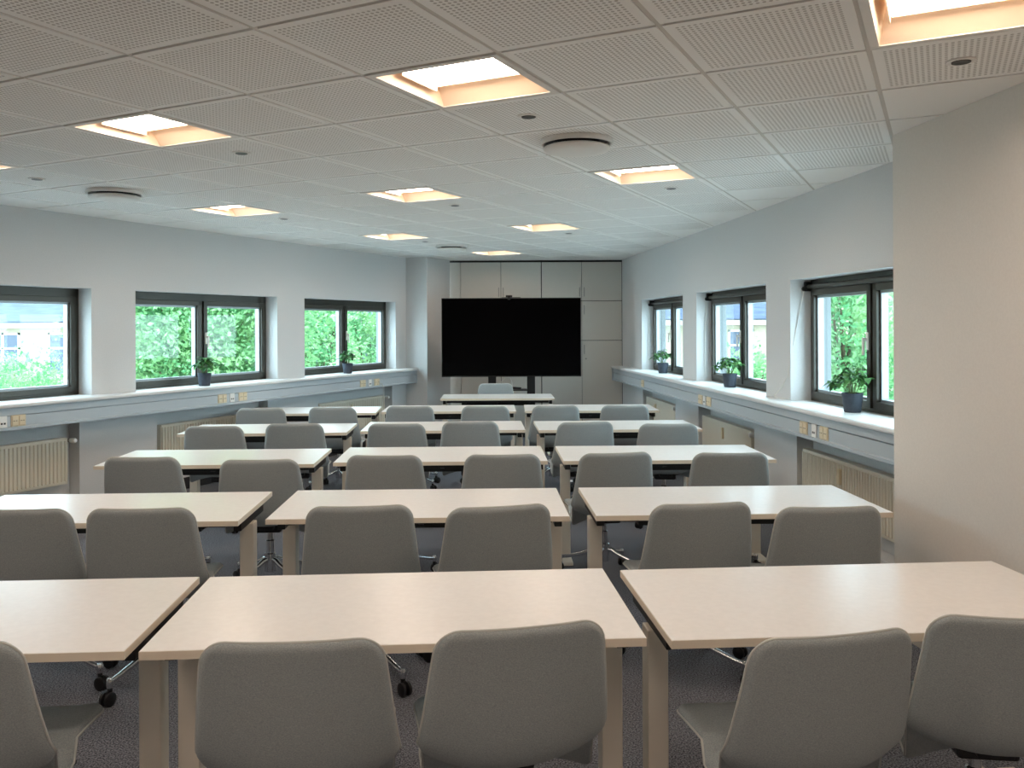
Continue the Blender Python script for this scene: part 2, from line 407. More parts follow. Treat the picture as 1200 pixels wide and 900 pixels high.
# roller blinds at the tops of the right hand windows
def blind(a, b, label, pts):
    t = thing('roller_blind', label, 'roller blind', FR @ Matrix.Translation(((a + b) / 2, -.138, HEAD - .055)), 'rolled-up blinds in the right windows')
    h = (b - a) / 2
    m = MB(); m.lathe([(0, -h + .02), (.018, -h + .02), (.019, 0), (.018, h - .03), (0, h - .03)], 18, axis='x'); m.build('roll', M['frame'], t, smooth=40)
    m = MB(); m.box(h - .028, h - .012, -.03, .035, -.035, .04, .004); m.lathe([(0, -.012), (.02, -.012), (.02, .012), (0, .012)], 14, (h - .02, .03, -.015), axis='x'); m.build('bracket', M['blackplastic'], t)
    m = MB(); m.tube([(h - .02, .03, -.02)] + pts(h), .0032, 8); m.build('cord', M['cord'], t, smooth=60)
blind(*WIN_R[0], 'rolled-up dark blind of the farthest right window', lambda h: [(h - .015, .045, -.3), (h - .018, .05, -.6), (h - .02, .05, -.82)])
blind(*WIN_R[1], 'rolled-up dark blind of the middle right window', lambda h: [(h - .015, .045, -.3), (h - .016, .05, -.6), (h - .02, .045, -.83)])
blind(*WIN_R[2], 'rolled-up dark blind with white cord swung aside, nearest right window', lambda h: [(h - .01, .07, -.2), (h + .0, .115, -.45), (h + .03, .15, -.7), (h + .07, .19, -.80), (h + .10, .23, -.855), (h + .02, .25, -.868), (h - .06, .22, -.868), (h - .12, .2, -.868)])

# ------------------------------------------------------------------ trunking with sill boards
def trunking(mtx, x0, x1, wins, label):
    m = MB()
    pr = [(0, .81), (.178, .81), (.180, .813), (.180, .832), (.170, .838), (.170, .920), (.152, .922), (.152, .926), (.172, .929), (.172, .985), (0, .985)]
    pr = [(max(p[0], .001), p[1]) for p in pr]; m.prism(pr, x0, x1, 'x')
    o = m.build('cable_trunking', M['trunk'], None, mtx); tag(o, label, 'trunking', 'cable trunking under the windows')
    m = MB(); m.prism([(.001, .987), (.192, .987), (.200, .992), (.203, 1.003), (.200, 1.014), (.190, 1.02), (.001, 1.02)], x0, x1, 'x')
    for a, b in wins: m.box(a + .003, b - .003, -.163, .002, .99, 1.02)
    tag(m.build('sill_board', M['sill'], o), 'white sill board on top')
    m = MB(); m.box(x0, x0 + .006, .001, .19, .806, 1.0); m.box(x1 - .006, x1, .001, .19, .806, 1.0); m.build('end_plate', M['trunk'], o)
trunking(FL, -3.024, 10.0, WIN_L, 'long pale grey trunking with sill board along the left window wall')
trunking(FR, -5.12, 3.05, WIN_R, 'long pale grey trunking with sill board along the right window wall')

def double_socket(mtx, label):
    m = MB(); m.box(-.062, .062, .1706, .177, -.045, .045, .003)
    o = m.build('wall_socket', M['ivory'], None, mtx); tag(o, label, 'socket', 'sockets on the window trunking')
    for s in (-1, 1):
        m = MB(); m.box(s * .03 - .026, s * .03 + .026, .174, .183, -.038, .038, .004); r = m.build('insert', M['ivory'], o)
        m = MB()
        for h in (-.010, .010): m.lathe([(0, .1835), (.004, .1835), (.004, .180), (0, .180)], 10, (s * .03 + h, 0, 0), axis='y')
        m.box(s * .03 - .02, s * .03 + .02, .1828, .1838, -.001, .001); m.build('hole', M['ivorydark'], r)
    return o
def data_socket(mtx, label):
    m = MB(); m.box(-.034, .034, .1706, .180, -.045, .045, .003)
    o = m.build('data_socket', M['whiteplastic'], None, mtx); tag(o, label, 'socket', 'sockets on the window trunking')
    m = MB()
    for s in (-1, 1): m.box(s * .012 - .008, s * .012 + .008, .178, .1808, -.02, -.006)
    m.build('port', M['black'], o)
    return o
ZS = .882
def at(Fm, x): return Fm @ Matrix.Translation((x, 0, ZS))
ds = [(FL, 3.03, 'ivory double socket on the left trunking under the nearest left window'),
      (FL, .80, 'ivory double socket left of the data outlet under the middle left window'),
      (FL, .50, 'ivory double socket right of the data outlet under the middle left window'),
      (FL, -1.70, 'ivory double socket left of the data outlet under the farthest left window'),
      (FL, -2.02, 'ivory double socket with a white cable under the farthest left window'),
      (FR, 1.20, 'ivory double socket on the right trunking nearest the cupboards'),
      (FR, -1.20, 'ivory double socket far side of the data outlet under the middle right window'),
      (FR, -1.46, 'ivory double socket near side of the data outlet under the middle right window'),
      (FR, -3.60, 'ivory double socket far side of the data outlet under the nearest right window'),
      (FR, -3.92, 'ivory double socket near side of the data outlet under the nearest right window')]
d0 = double_socket(at(*ds[0][:2]), ds[0][2])
for f, x, l in ds[1:]: dup(d0, at(f, x), l)
dd = [(FL, 3.16, 'white data outlet at the left photo edge on the left trunking'), (FL, .66, 'white data outlet between two sockets under the middle left window'),
      (FL, -1.86, 'white data outlet between two sockets under the farthest left window'), (FR, -1.33, 'white data outlet between sockets under the middle right window'),
      (FR, -3.77, 'white data outlet between sockets under the nearest right window')]
d0 = data_socket(at(*dd[0][:2]), dd[0][2])
for f, x, l in dd[1:]: dup(d0, at(f, x), l)
m = MB(); m.tube([(-2.05, .186, .87), (-2.08, .215, .86), (-2.12, .215, .80), (-2.13, .20, .70), (-2.14, .16, .45), (-2.16, .12, .2), (-2.2, .09, .01)], .004, 8)
tag(m.build('power_cable', M['cord'], None, FL, smooth=60), 'thin white cable hanging from the socket under the farthest left window', 'cable')

# ------------------------------------------------------------------ radiators
def radiator(Fm, a, b, label, ridged, valve_side, meter, pipe=False):
    c = (a + b) / 2; h = (b - a) / 2
    t = thing('radiator', label, 'radiator', Fm @ Matrix.Translation((c, -.07, 0)), 'radiators under the windows')
    m = MB(); z0, z1 = .265, .665
    if ridged:
        n = int(2 * h / .036); p = 2 * h / n; poly = [(-h, -.03)]
        for k in range(n):
            x = -h + k * p; poly += [(x + .10 * p, .032), (x + .24 * p, .044), (x + .76 * p, .044), (x + .90 * p, .032)]
        poly += [(h, -.03)]
        m.prism(poly, z0 + .025, z1 - .025, 'z')
        m.box(-h, h, -.03, .036, z0, z0 + .03, .006); m.box(-h, h, -.03, .036, z1 - .03, z1, .006)
    else:
        m.box(-h, h, .03, .042, z0, z1, .005); m.box(-h, h, -.035, -.022, z0, z1, .005)
    m.build('panel', M['radiator'], t)
    m = MB()
    for s in (-1, 1): m.box(s * h - .004, s * h + .004, -.045, .03, z0 + .02, z1 - .015, .002)
    m.box(-h, h, -.043, .027, z1 - .012, z1 - .004, .002)
    m.build('cover', M['radiator'], t)
    s = valve_side
    m = MB(); m.tube([(s * (h + .01), 0, z1 - .03), (s * (h + .06), 0, z1 - .03)], .011, 12); m.lathe([(0, 0), (.013, 0), (.013, .03), (0, .03)], 12, (s * (h + .045), 0, z1 - .045)); m.build('valve', M['brass'], t, smooth=40)
    m = MB(); m.lathe([(0, 0), (.019, 0), (.022, .02), (.022, .05), (.017, .065), (0, .068)], 16, (0, 0, 0), axis='x')
    k = m.build('thermostat_knob', M['whiteplastic'], t, T(s * (h + .045), .012, z1 - .03, pi / 2 if True else 0), smooth=40)
    if meter:
        m = MB(); m.box(meter * h - .018, meter * h + .018, .040, .064, .50, .61, .005); m.build('heat_meter', M['ivory'], t)
    if pipe:
        m = MB(); m.tube([(s * (h + .055), 0, z1 - .045), (s * (h + .055), 0, .3), (s * (h + .055), 0, .15)], .024, 14); tag(m.build('pipe', M['blackplastic'], t, smooth=40), 'black insulated pipe')
radiator(FL, 2.43, 3.92, 'cream ribbed radiator under the nearest left window', True, -1, 0)
radiator(FL, 0.02, 1.40, 'cream ribbed radiator under the middle left window', True, -1, .08)
radiator(FL, -2.52, -1.07, 'cream ribbed radiator under the farthest left window', True, -1, .1)
radiator(FR, .45, 1.84, 'smooth cream radiator with black pipe under the farthest right window', False, -1, .25, True)
radiator(FR, -2.03, -.60, 'smooth cream radiator with black pipe under the middle right window', False, -1, .05, True)
radiator(FR, -4.60, -3.10, 'cream ribbed radiator under the nearest right window', True, -1, .15)

# ------------------------------------------------------------------ cupboards across the front
def px(u): return (u - CXP) / F_PX * CABY
def cupboard(x0, x1, label, locks):
    t = thing('storage_cupboard', label, 'cupboard', T((x0 + x1) / 2, CABY, 0), 'built-in cupboards')
    h = (x1 - x0) / 2; top = CEIL - .03
    m = MB(); m.box(-h + .001, h - .001, .022, .58, 0.06, top - .004); m.box(-h + .001, h - .001, .05, .58, 0, .06); m.build('carcass', M['cabshade'], t)
    for (z0, z1, lev) in ((1.994, top, 0), (1.40, 1.986, 1), (.08, 1.392, 2)):
        for s in (-1, 1):
            xa, xb = (-h + .004, -.003) if s < 0 else (.003, h - .004)
            m = MB(); m.box(xa, xb, 0, .02, z0, z1, .002); d = m.build('door', M['cab'], t)
            hx = s * .034; hz = (z0 + .06, z0 + .20) if lev == 0 else (z1 - .20, z1 - .06)
            m = MB(); m.box(hx - .006, hx + .006, -.034, -.024, hz[0], hz[1], .003)
            for z in hz: m.box(hx - .005, hx + .005, -.026, 0, z + (.01 if z == hz[0] else -.02), z + (.02 if z == hz[0] else -.01))
            m.build('handle', M['steel'], d)
            if lev == 2 and s > 0:
                m = MB(); m.lathe([(0, -.008), (.012, -.008), (.013, 0), (0, 0)], 16, (.06, 0, z1 - .27), axis='y'); m.build('lock', M['steel'], d, smooth=40)
cupboard(px(540), px(634.4), 'left pair of tall grey cupboards, mostly behind the screen', False)
cupboard(px(634.8), px(729), 'right pair of tall grey cupboards beside the screen and right wall', True)
b = MB(); b.box(px(524), px(539.7), CABY, CABY + .02, .0, CEIL - .03, .002); b.box(px(524) , px(539.7), CABY + .03, CABY + .5, 0, CEIL - .03); struct(b.build('trim_1', M['cab']))
b = MB(); b.box(px(524), px(730.5), CABY + .03, CABY + .5, CEIL - .034, CEIL + .01); struct(b.build('trim_2', M['cabshade']))  # dark strip standing in for the shade above the doors
b = MB(); b.box(px(729.3), px(731.5) + .35, CABY + .04, CABY + .61, 0, SLAB); struct(b.build('trim_3', M['cabshade']))  # dark filler: side-gap shade in its colour, also shuts out stray sky light

# ------------------------------------------------------------------ television on a two-post stand
TY = 11.90; TX = .113
tv = thing('television', 'large black flat screen on a stand in front of the cupboards', 'television', T(TX, TY, 1.46))
m = MB(); m.box(-.966, .966, .0, .035, -.546, .546, .004); m.box(-.7, .7, .03, .075, -.42, .38, .01); m.build('back_case', M['bezel'], tv)
m = MB()
for bx in ((-.966, .966, .536, .546), (-.966, .966, -.546, -.532), (-.966, -.957, -.532, .536), (.957, .966, -.532, .536)): m.box(bx[0], bx[1], -.008, .002, bx[2], bx[3], .001)
m.build('bezel', M['bezel'], tv)
m = MB(); m.box(-.957, .957, -.005, .001, -.532, .536); m.build('screen', M['screen'], tv)
st = thing('screen_stand', 'black two-post floor stand holding the screen', 'stand', T(TX, TY + .14, 0))
for x in (-.27, .275):
    m = MB(); m.box(x - .056, x + .056, -.035, .035, .03, 1.75, .006); m.build('post', M['black'], st)
m = MB(); m.box(-.5, .5, -.04, .04, .06, .12, .01)
for x in (-.46, .46): m.box(x - .04, x + .04, -.40, .34, .06, .11, .01)
m.build('base', M['black'], st)
for x in (-.46, .46):
    for y in (-.36, .30):
        m = MB(); m.lathe([(0, -.012), (.028, -.012), (.03, 0), (.028, .012), (0, .012)], 16, (x, y, .03), axis='x'); m.build('caster', M['blackplastic'], st, smooth=40)
m = MB(); m.box(-.21, .215, -.03, .03, 1.2, 1.26, .004); m.box(-.21, .215, -.03, .03, 1.6, 1.66, .004); m.build('mounting_rail', M['black'], st)
m = MB(); m.box(-.212, .217, -.17, .03, .72, .74, .003); m.build('shelf', M['black'], st)
dv = thing('conference_speaker', 'dark device with a looped white cable between the two stand posts', 'speaker', T(TX - .02, TY + .06, .7415))
m = MB(); m.prism([(-.18, .05), (-.175, .035), (-.08, .0), (.15, .0), (.155, .02), (.02, .03), (-.02, .075), (-.09, .075), (-.13, .055)], -.05, .05, 'y'); m.build('body', M['blackplastic'], dv)
m = MB(); m.tube([(-.16, -.02, .055), (-.10, -.02, .12), (-.06, -.015, .155), (.0, -.01, .15), (.02, -.01, .10), (.03, -.01, .03)], .006, 8); m.build('cable', M['cord'], dv, smooth=60)
wc = thing('webcam', 'small black webcam on top of the large screen', 'webcam', T(TX - .03, TY, 2.008))
m = MB(); m.box(-.045, .045, -.02, .02, 0, .036, .008); m.build('body', M['blackplastic'], wc)
m = MB(); m.lathe([(0, -.024), (.009, -.024), (.011, -.018), (.011, -.01), (0, -.01)], 16, (0, 0, .018), axis='y'); m.build('lens', M['screen'], wc, smooth=40)
m = MB(); m.box(-.02, .02, -.018, -.0095, -.03, .004, .002); m.box(-.10, .16, -.006, .012, -.0, .008, .002); m.build('clip', M['bezel'], wc)

# ------------------------------------------------------------------ tables
def make_table(mtx, label, group):
    t = thing('training_table', label, 'table', mtx, group)
    m = MB(); m.box(-.699, .699, -.349, .349, .7052, .7302, .002); m.build('tabletop', M['table'], t)
    m = MB()
    for q in ((-.7, .7, -.35, -.3485), (-.7, .7, .3485, .35), (-.7, -.6985, -.3485, .3485), (.6985, .7, -.3485, .3485)): m.box(*q, .7055, .7285)
    m.build('edge_band', M['edge'], t)
    for s in (-1, 1):
        lx = s * .660
        m = MB(); m.box(lx - .033, lx + .033, -.04, .04, .02, .648, .004); m.lathe([(0, 0), (.004, 0), (.004, .002), (0, .002)], 10, (lx, -.042, .61), axis='y'); lg = m.build('leg', M['leg'], t)
        m = MB(); m.box(lx - .034, lx + .034, -.22, .22, .006, .032, .006); m.build('foot', M['leg'], t)
        m = MB(); m.box(lx - .018, lx + .018, -.21, .24, .649, .7045, .003); m.build('side_rail', M['black'], t)
    for y in (-.15, .18):
        m = MB(); m.box(-.635, .635, y - .02, y + .02, .66, .70, .002); m.build('crossbar', M['black'], t)
    m = MB(); m.box(-.45, .45, -.07, .07, .618, .622); m.box(-.45, .45, -.07, -.066, .62, .66); m.box(-.45, .45, .066, .07, .62, .66)
    for x in (-.4, 0, .4): m.box(x - .012, x + .012, -.18, .18, .655, .66)
    m.build('cable_tray', M['black'], t)
    return t
ROWN = ['nearest row', 'second row from the camera', 'third row from the camera', 'fourth row from the camera', 'fifth row, nearest the screen']
COLN = ['left', 'middle', 'right']
TAB = [[(-1.756, 2.649, 3.35), (-.319, 2.730, 3.57), (1.141, 2.800, 4.0)],
       [(-1.927, 4.232, 2.54), (-.405, 4.311, 1.57), (1.117, 4.358, 1.82)],
       [(-1.937, 5.865, 1.99), (-.419, 5.955, 1.32), (1.085, 5.976, 1.05)],
       [(-2.027, 7.50, 2.42), (-.525, 7.64, 1.8), (.989, 7.655, 1.8)],
       [(-2.03, 9.14, 3.0), (-.575, 9.28, .76), (.927, 9.30, -.3)]]
t0 = None
for r, row in enumerate(TAB):
    for c, (x, y, a) in enumerate(row):
        lb = 'white two-seat table, %s one of the %s' % (COLN[c], ROWN[r])
        mt = T(x, y, 0, R(a))
        if t0 is None: t0 = make_table(mt, lb, 'white training tables in rows')
        else: dup(t0, mt, lb)
dup(t0, T(-.075, 10.86, 0, R(.5)), 'single white table facing the rows directly in front of the screen')

# ------------------------------------------------------------------ chairs
def bez(pts, n):
    out = []
    P = [Vector((p[0], p[1])) for p in pts]; P = [P[0] * 2 - P[1]] + P + [P[-1] * 2 - P[-2]]
    for k in range(1, len(P) - 2):
        for s in range(n):
            t = s / n; a, b, c, d = P[k - 1], P[k], P[k + 1], P[k + 2]
            out.append(.5 * ((2 * b) + (c - a) * t + (2 * a - 5 * b + 4 * c - d) * t * t + (3 * b - a - 3 * c + d) * t ** 3))
    out.append(P[-2]); return out
def shell_data():
    curve = bez([(.225, .436), (.19, .448), (.08, .448), (-.06, .438), (-.15, .436), (-.205, .452), (-.240, .497), (-.258, .56), (-.272, .64), (-.286, .74), (-.300, .838)], 12)
    S = [0]
    for A, B in zip(curve, curve[1:]): S.append(S[-1] + (B - A).length)
    L = S[-1]
    def pos(s):
        s = min(max(s, 0), L)
        for k in range(len(S) - 1):
            if S[k + 1] >= s: break
        t = (s - S[k]) / (S[k + 1] - S[k]); p = curve[k].lerp(curve[k + 1], t)
        d = (curve[k + 1] - curve[k]).normalized(); return p, d
    wk = [(0, .222), (.2, .230), (.38, .234), (.46, .242), (.53, .254), (.59, .260), (.68, .252), (.80, .241), (.90, .231), (1, .221)]
    def lerp(tab, x):
        for (a, va), (b, vb) in zip(tab, tab[1:]):
            if x <= b: return va + (vb - va) * (x - a) / (b - a)
        return tab[-1][1]
    def width(s):
        w = lerp(wk, s / L)
        for d, r in ((s, .07), (L - s, .062)):
            if d < r: w -= r - math.sqrt(max(r * r - (r - d) ** 2, 0))
        return w
    ss = [0, .0015, .004, .008, .014, .022, .034, .05, .07]
    ts = ss + [.07 + (L - .14) * k / 30 for k in range(1, 30)] + [L - x for x in reversed(ss)]
    es = [0, .0015, .004, .008, .014, .022]
    TH2 = .017
    dish = [(0, .012), (.3, .034), (.45, .062), (.55, .058), (.65, .046), (.8, .036), (1, .026)]
    rows_f, rows_b, mid = [], [], []
    for s in ts:
        p, d = pos(s); nrm = Vector((-d.y, d.x))           # towards the sitter side
        if nrm.y < 0 and s < L * .3: nrm = -nrm
        nn = Vector((d.y, -d.x)); nn = nn if (nn.y > 0 if s < L * .3 else nn.x > 0) else -nn
        w = width(s); de = min(s, L - s)
        qs = [-w + e for e in es] + [(-1 + 2 * k / 14) * (w - .022) for k in range(1, 14)] + [w - e for e in reversed(es)]
        rf, rb, rm = [], [], []
        for x in qs:
            e = min(w - abs(x), de); h = TH2 * math.sqrt(max(0, 1 - (1 - min(e / .022, 1)) ** 2))
            q = abs(x) / .245; dz = lerp(dish, s / L) * q ** 2.2
            base = p + nn * dz
            rm.append(Vector((x, base.x, base.y)))
            rf.append(Vector((x, base.x + nn.x * h, base.y + nn.y * h))); rb.append(Vector((x, base.x - nn.x * h, base.y - nn.y * h)))
        rows_f.append(rf); rows_b.append(rb); mid.append(rm)
    return ts, L, rows_f, rows_b, mid
ts, LL_, RF, RB, MID = shell_data()
nr, nc = len(RF), len(RF[0])
full = bmesh.new(); vf = [[full.verts.new(v) for v in r] for r in RF]
vb = [[(vf[i][j] if i in (0, nr - 1) or j in (0, nc - 1) else full.verts.new(RB[i][j])) for j in range(nc)] for i in range(nr)]
split_i = min(range(nr), key=lambda i: abs(ts[i] - LL_ * .535))
faces = []
for i in range(nr - 1):
    for j in range(nc - 1):
        for V, fl in ((vf, False), (vb, True)):
            q = [V[i][j], V[i][j + 1], V[i + 1][j + 1], V[i + 1][j]]
            if fl: q = q[::-1]
            try: faces.append((full.faces.new(q), i))
            except ValueError: pass
bmesh.ops.recalc_face_normals(full, faces=full.faces[:]); full.normal_update()
NORM = {v: v.normal.copy() for v in full.verts}
def half(name, cond, material, parent):
    vs, idx, fs = [], {}, []
    for f, i in faces:
        if not cond(i): continue
        q = []
        for v in f.verts:
            if v not in idx: idx[v] = len(vs); vs.append(v)
            q.append(idx[v])
        fs.append(q)
    me = bpy.data.meshes.new(name); me.from_pydata([v.co for v in vs], [], fs); me.materials.append(material)
    me.shade_smooth(); me.normals_split_custom_set_from_vertices([NORM[v] for v in vs])
    o = bpy.data.objects.new(name, me); COL.objects.link(o); o.parent = parent; return o
def make_chair(mtx, label):
    t = thing('conference_chair', label, 'chair', mtx, 'grey swivel chairs at the tables')
    half('seat', lambda i: i < split_i, M['fabric'], t); half('backrest', lambda i: i >= split_i, M['fabric'], t)
    m = MB()
    loop = [MID[i][0] for i in range(nr)] + MID[-1][1:-1] + [MID[i][-1] for i in reversed(range(nr))] + MID[0][1:-1][::-1]
    ded = [loop[0]]
    for p in loop[1:]:
        if (p - ded[-1]).length > .004: ded.append(p)
    m.tube(ded + [ded[0]], .0036, 6, cap=False); m.build('piping', M['piping'], t, smooth=80)
    m = MB(); m.box(-.085, .085, -.10, .11, .365, .420, .012); m.box(-.05, .05, -.15, .14, .395, .424, .006); m.build('mechanism', M['blackplastic'], t)
    m = MB(); m.tube([(.08, .03, .388), (.19, .03, .386), (.21, .03, .38)], .006, 8); m.build('lever', M['blackplastic'], t, smooth=50)
    m = MB(); m.lathe([(0, .11), (.034, .11), (.036, .16), (.034, .22), (.027, .225), (.026, .30), (.018, .305), (.018, .366), (0, .366)], 20); m.build('column', M['chrome'], t, smooth=35)
    for k in range(4):
        rot = Matrix.Rotation(k * pi / 2, 4, 'Z')
        m = MB(); m.tube([(.028, 0, .185), (.055, 0, .180), (.09, 0, .160), (.17, 0, .130), (.26, 0, .106), (.305, 0, .098)], [.016, .0155, .0145, .013, .0115, .011], 12)
        m.lathe([(0, .075), (.013, .075), (.0145, .085), (.0145, .108), (.011, .114), (0, .115)], 14, (.31, 0, 0))
        lg = m.build('leg', M['chrome'], t, rot, smooth=45)
        m = MB()
        for s in (-1, 1): m.lathe([(0, -.009), (.024, -.009), (.030, -.005), (.030, .006), (.025, .009), (0, .009)], 20, (.322, s * .014, .030), axis='y')
        m.box(.302, .33, -.006, .006, .03, .066, .003); m.lathe([(0, .052), (.011, .052), (.011, .078), (0, .078)], 12, (.31, 0, 0))
        cs = m.build('caster', M['blackplastic'], lg, None, smooth=40)
    return t
SEATS = [  # back-top point, yaw, seat side, table column, row
    (-1.42, 2.10, 1, 'right', 0, 0), (-.523, 2.103, 4, 'left', 1, 0), (.049, 2.198, 13, 'right', 1, 0), (.830, 2.133, 12, 'left', 2, 0), (1.355, 2.246, -7, 'right', 2, 0),
    (-2.079, 3.653, 2, 'left', 0, 1), (-1.556, 3.659, 3, 'right', 0, 1), (-.622, 3.692, 5, 'left', 1, 1), (-.015, 3.679, 13, 'right', 1, 1), (.862, 3.714, 8, 'left', 2, 1), (1.384, 3.632, 3, 'right', 2, 1),
    (-2.167, 5.118, -1, 'left', 0, 2), (-1.426, 4.998, 3, 'right', 0, 2), (-.719, 5.144, -2, 'left', 1, 2), (-.006, 5.157, 2, 'right', 1, 2), (.687, 5.206, 9, 'left', 2, 2), (1.374, 5.186, -1, 'right', 2, 2),
    (-2.269, 6.706, 1, 'left', 0, 3), (-1.674, 6.861, 3, 'right', 0, 3), (-.855, 6.829, -2, 'left', 1, 3), (-.27, 6.959, 0, 'right', 1, 3), (.662, 6.892, 8, 'left', 2, 3), (1.296, 6.744, -3, 'right', 2, 3),
    (-2.318, 8.186, 4, 'left', 0, 4), (-1.646, 8.241, -2, 'right', 0, 4), (-.911, 8.339, 1, 'left', 1, 4), (-.177, 8.304, -2, 'right', 1, 4), (.508, 8.316, 5, 'left', 2, 4), (1.179, 8.329, -2, 'right', 2, 4)]
STARS = []
ROWC = ['nearest row', 'second row', 'third row', 'fourth row', 'fifth and farthest row']
c0 = None
star = [45, 50, 38, 44, 52, 30, 30, 36, 46, 47, 42]
for k, (x, y, a, side, col, row) in enumerate(SEATS):
    a = R(a); mt = T(x - sin(a) * .30, y + cos(a) * .30, 0, a)
    lb = 'grey shell chair, %s seat at the %s table of the %s' % (side, COLN[col], ROWC[row])
    if c0 is None: ch = c0 = make_chair(mt, lb)
    else: ch = dup(c0, mt, lb)
    STARS.append((ch, {3: 20, 21: 20, 5: 65, 6: 65}.get(k, star[k % 11])))
STARS.append((dup(c0, T(-.105, 11.33, -.0, pi), 'grey shell chair behind the single table in front of the screen, facing the rows'), 45))
for ch, a in STARS:
    for q in ch.children:
        if q.name.split('.')[0] == 'leg': q.matrix_basis = Matrix.Rotation(R(a), 4, 'Z') @ q.matrix_basis

# ------------------------------------------------------------------ potted plants
def leaf(m, base, direc, length, width, droop, mi=0):
    d = Vector(direc).normalized(); side = d.cross(Vector((0, 0, 1)))
    if side.length < .1: side = Vector((1, 0, 0))
    side.normalize(); up = side.cross(d).normalized(); rows = []
    n = 6
    for k in range(n + 1):
        t = k / n; w = width * (math.sin(pi * min(t * .92 + .05, 1)) ** .8) * (1 - .25 * t) if 0 < k < n else width * .04
        c = Vector(base) + d * (length * t) + up * (.10 * length * sin(pi * t)) - Vector((0, 0, droop * length * t * t))
        rows.append([m.bm.verts.new(c + side * w * .5 * q + up * (abs(q) * w * .16)) for q in (-1, 0, 1)])
    for A, B in zip(rows, rows[1:]):
        for q in range(2): m.bm.faces.new((A[q], A[q + 1], B[q + 1], B[q])).material_index = mi
def plant(mtx, label, seed, spread, height, n, rt=.070, ph=.13):
    rnd = random.Random(seed)
    t = thing('potted_plant', label, 'potted plant', mtx, 'potted plants on the window sills')
    m = MB(); rb = rt * .78
    m.lathe([(0, 0), (rb - .004, 0), (rb, .004), (rt - .001, ph - .004), (rt, ph), (rt - .006, ph), (rt - .009, ph - .02), (0, ph - .022)], 36); m.build('pot', M['pot'], t, smooth=35)
    m = MB(); m.lathe([(0, ph - .014), (rt * .5, ph - .012), (rt - .0095, ph - .017), (rt - .0095, ph - .021), (0, ph - .021)], 24); m.build('soil', M['soil'], t)
    ms, ml = MB(), MB()
    for k in range(n):
        a = 2 * pi * k / n * 2.4 + rnd.uniform(-.3, .3); f = ((k + .5) / n) ** .6
        tip = Vector((cos(a) * spread * f * .72, sin(a) * spread * f * .72, ph + height * (1 - .62 * f * f) * rnd.uniform(.75, .95)))
        base = Vector((cos(a) * .012, sin(a) * .012, ph - .018)); mid = base.lerp(tip, .5) + Vector((0, 0, height * .16))
        ms.tube([base, mid, tip], [.0028, .0022, .0014], 6)
        for q in range(5):
            b2 = a + (q - 2) * .95 + rnd.uniform(-.3, .3)
            dr = Vector((cos(b2), sin(b2), rnd.uniform(-.1, .45)))
            leaf(ml, tip + Vector((rnd.uniform(-.008, .008), rnd.uniform(-.008, .008), rnd.uniform(-.02, .01))), dr, rnd.uniform(.06, .10), rnd.uniform(.042, .064), rnd.uniform(.2, .6))
    ms.build('stem', M['stem'], t, smooth=60); ml.build('foliage', M['houseleaf'], t, smooth=60)
def onsill(Fm, x, off): return Fm @ Matrix.Translation((x, off, 1.0205))
plant(onsill(FL, .93, .06), 'bushy green plant in a grey pot on the sill of the middle left window', 3, .11, .17, 11)
plant(onsill(FL, -1.53, .06), 'green plant in a grey pot on the sill of the farthest left window', 5, .13, .15, 10)
plant(onsill(FR, 1.0, -.035), 'small green plant in a grey pot on the farthest right window sill', 8, .14, .15, 10)
plant(onsill(FR, -1.47, -.03), 'green plant in a grey pot on the middle right window sill', 11, .15, .16, 12)
plant(onsill(FR, -3.90, -.035), 'large-leaved green plant in a grey pot on the nearest right window sill', 14, .16, .17, 13)

# ------------------------------------------------------------------ outside
b = MB(); b.box(-70, 70, -30, 110, -6.3, -6.0); struct(b.build('ground', M['lawn']))
def building(name, label, x0, x1, y, zeave, roof, wins, depth=9):
    t = thing(name, label, 'building', T((x0 + x1) / 2, y, -6)); h = (x1 - x0) / 2; c = (x0 + x1) / 2; E_ = zeave + 6
    m = MB(); m.box(-h, h, 0, depth, 0, E_); m.build('wall', M['render'], t)
    m = MB(); m.box(-h - .1, h + .1, -.28, .0, E_ - .22, E_ - .02, .02); m.build('eaves', M['extwin'], t)
    m = MB(); m.prism([(-.4, E_), (depth / 2, E_ + roof), (depth + .4, E_)], -h - .3, h + .3, 'x'); m.build('roof', M['slate'], t)
    for (wx, wz, ww, wh) in wins:
        m = MB(); X, Z = wx - c, wz + 6
        fr = .07
        m.box(X - ww / 2, X + ww / 2, -.06, .05, Z, Z + fr); m.box(X - ww / 2, X + ww / 2, -.06, .05, Z + wh - fr, Z + wh)
        m.box(X - ww / 2, X - ww / 2 + fr, -.06, .05, Z, Z + wh); m.box(X + ww / 2 - fr, X + ww / 2, -.06, .05, Z, Z + wh)
        m.box(X - .05, X + .05, -.06, .05, Z, Z + wh); m.box(X - ww / 2, X + ww / 2, -.06, .05, Z + wh * .62, Z + wh * .62 + .07)
        m.box(X - ww / 2 - .08, X + ww / 2 + .08, -.12, .02, Z - .08, Z)
        w = m.build('window', M['extwin'], t)
        m = MB(); m.box(X - ww / 2 + fr, X + ww / 2 - fr, -.03, -.01, Z + fr, Z + wh - fr); m.build('pane', M['extpane'], w)
building('house', 'cream house with slate roof beyond the left windows', -30, 1.0, 32, 1.85, 4.2,
         [(-27.9 + 2.32 * k, -.15, 1.25, 1.6) for k in range(12)] + [(-27.9 + 2.32 * k, -3.4, 1.25, 1.7) for k in range(12)])
building('house', 'cream house with low slate roof beyond the middle right window', 3.5, 11.3, 32, 1.85, 4.2,
         [(4.6, -.15, .95, 1.6), (8.85, -.15, .95, 1.6), (4.6, -3.4, .95, 1.7), (8.85, -3.4, .95, 1.7)])
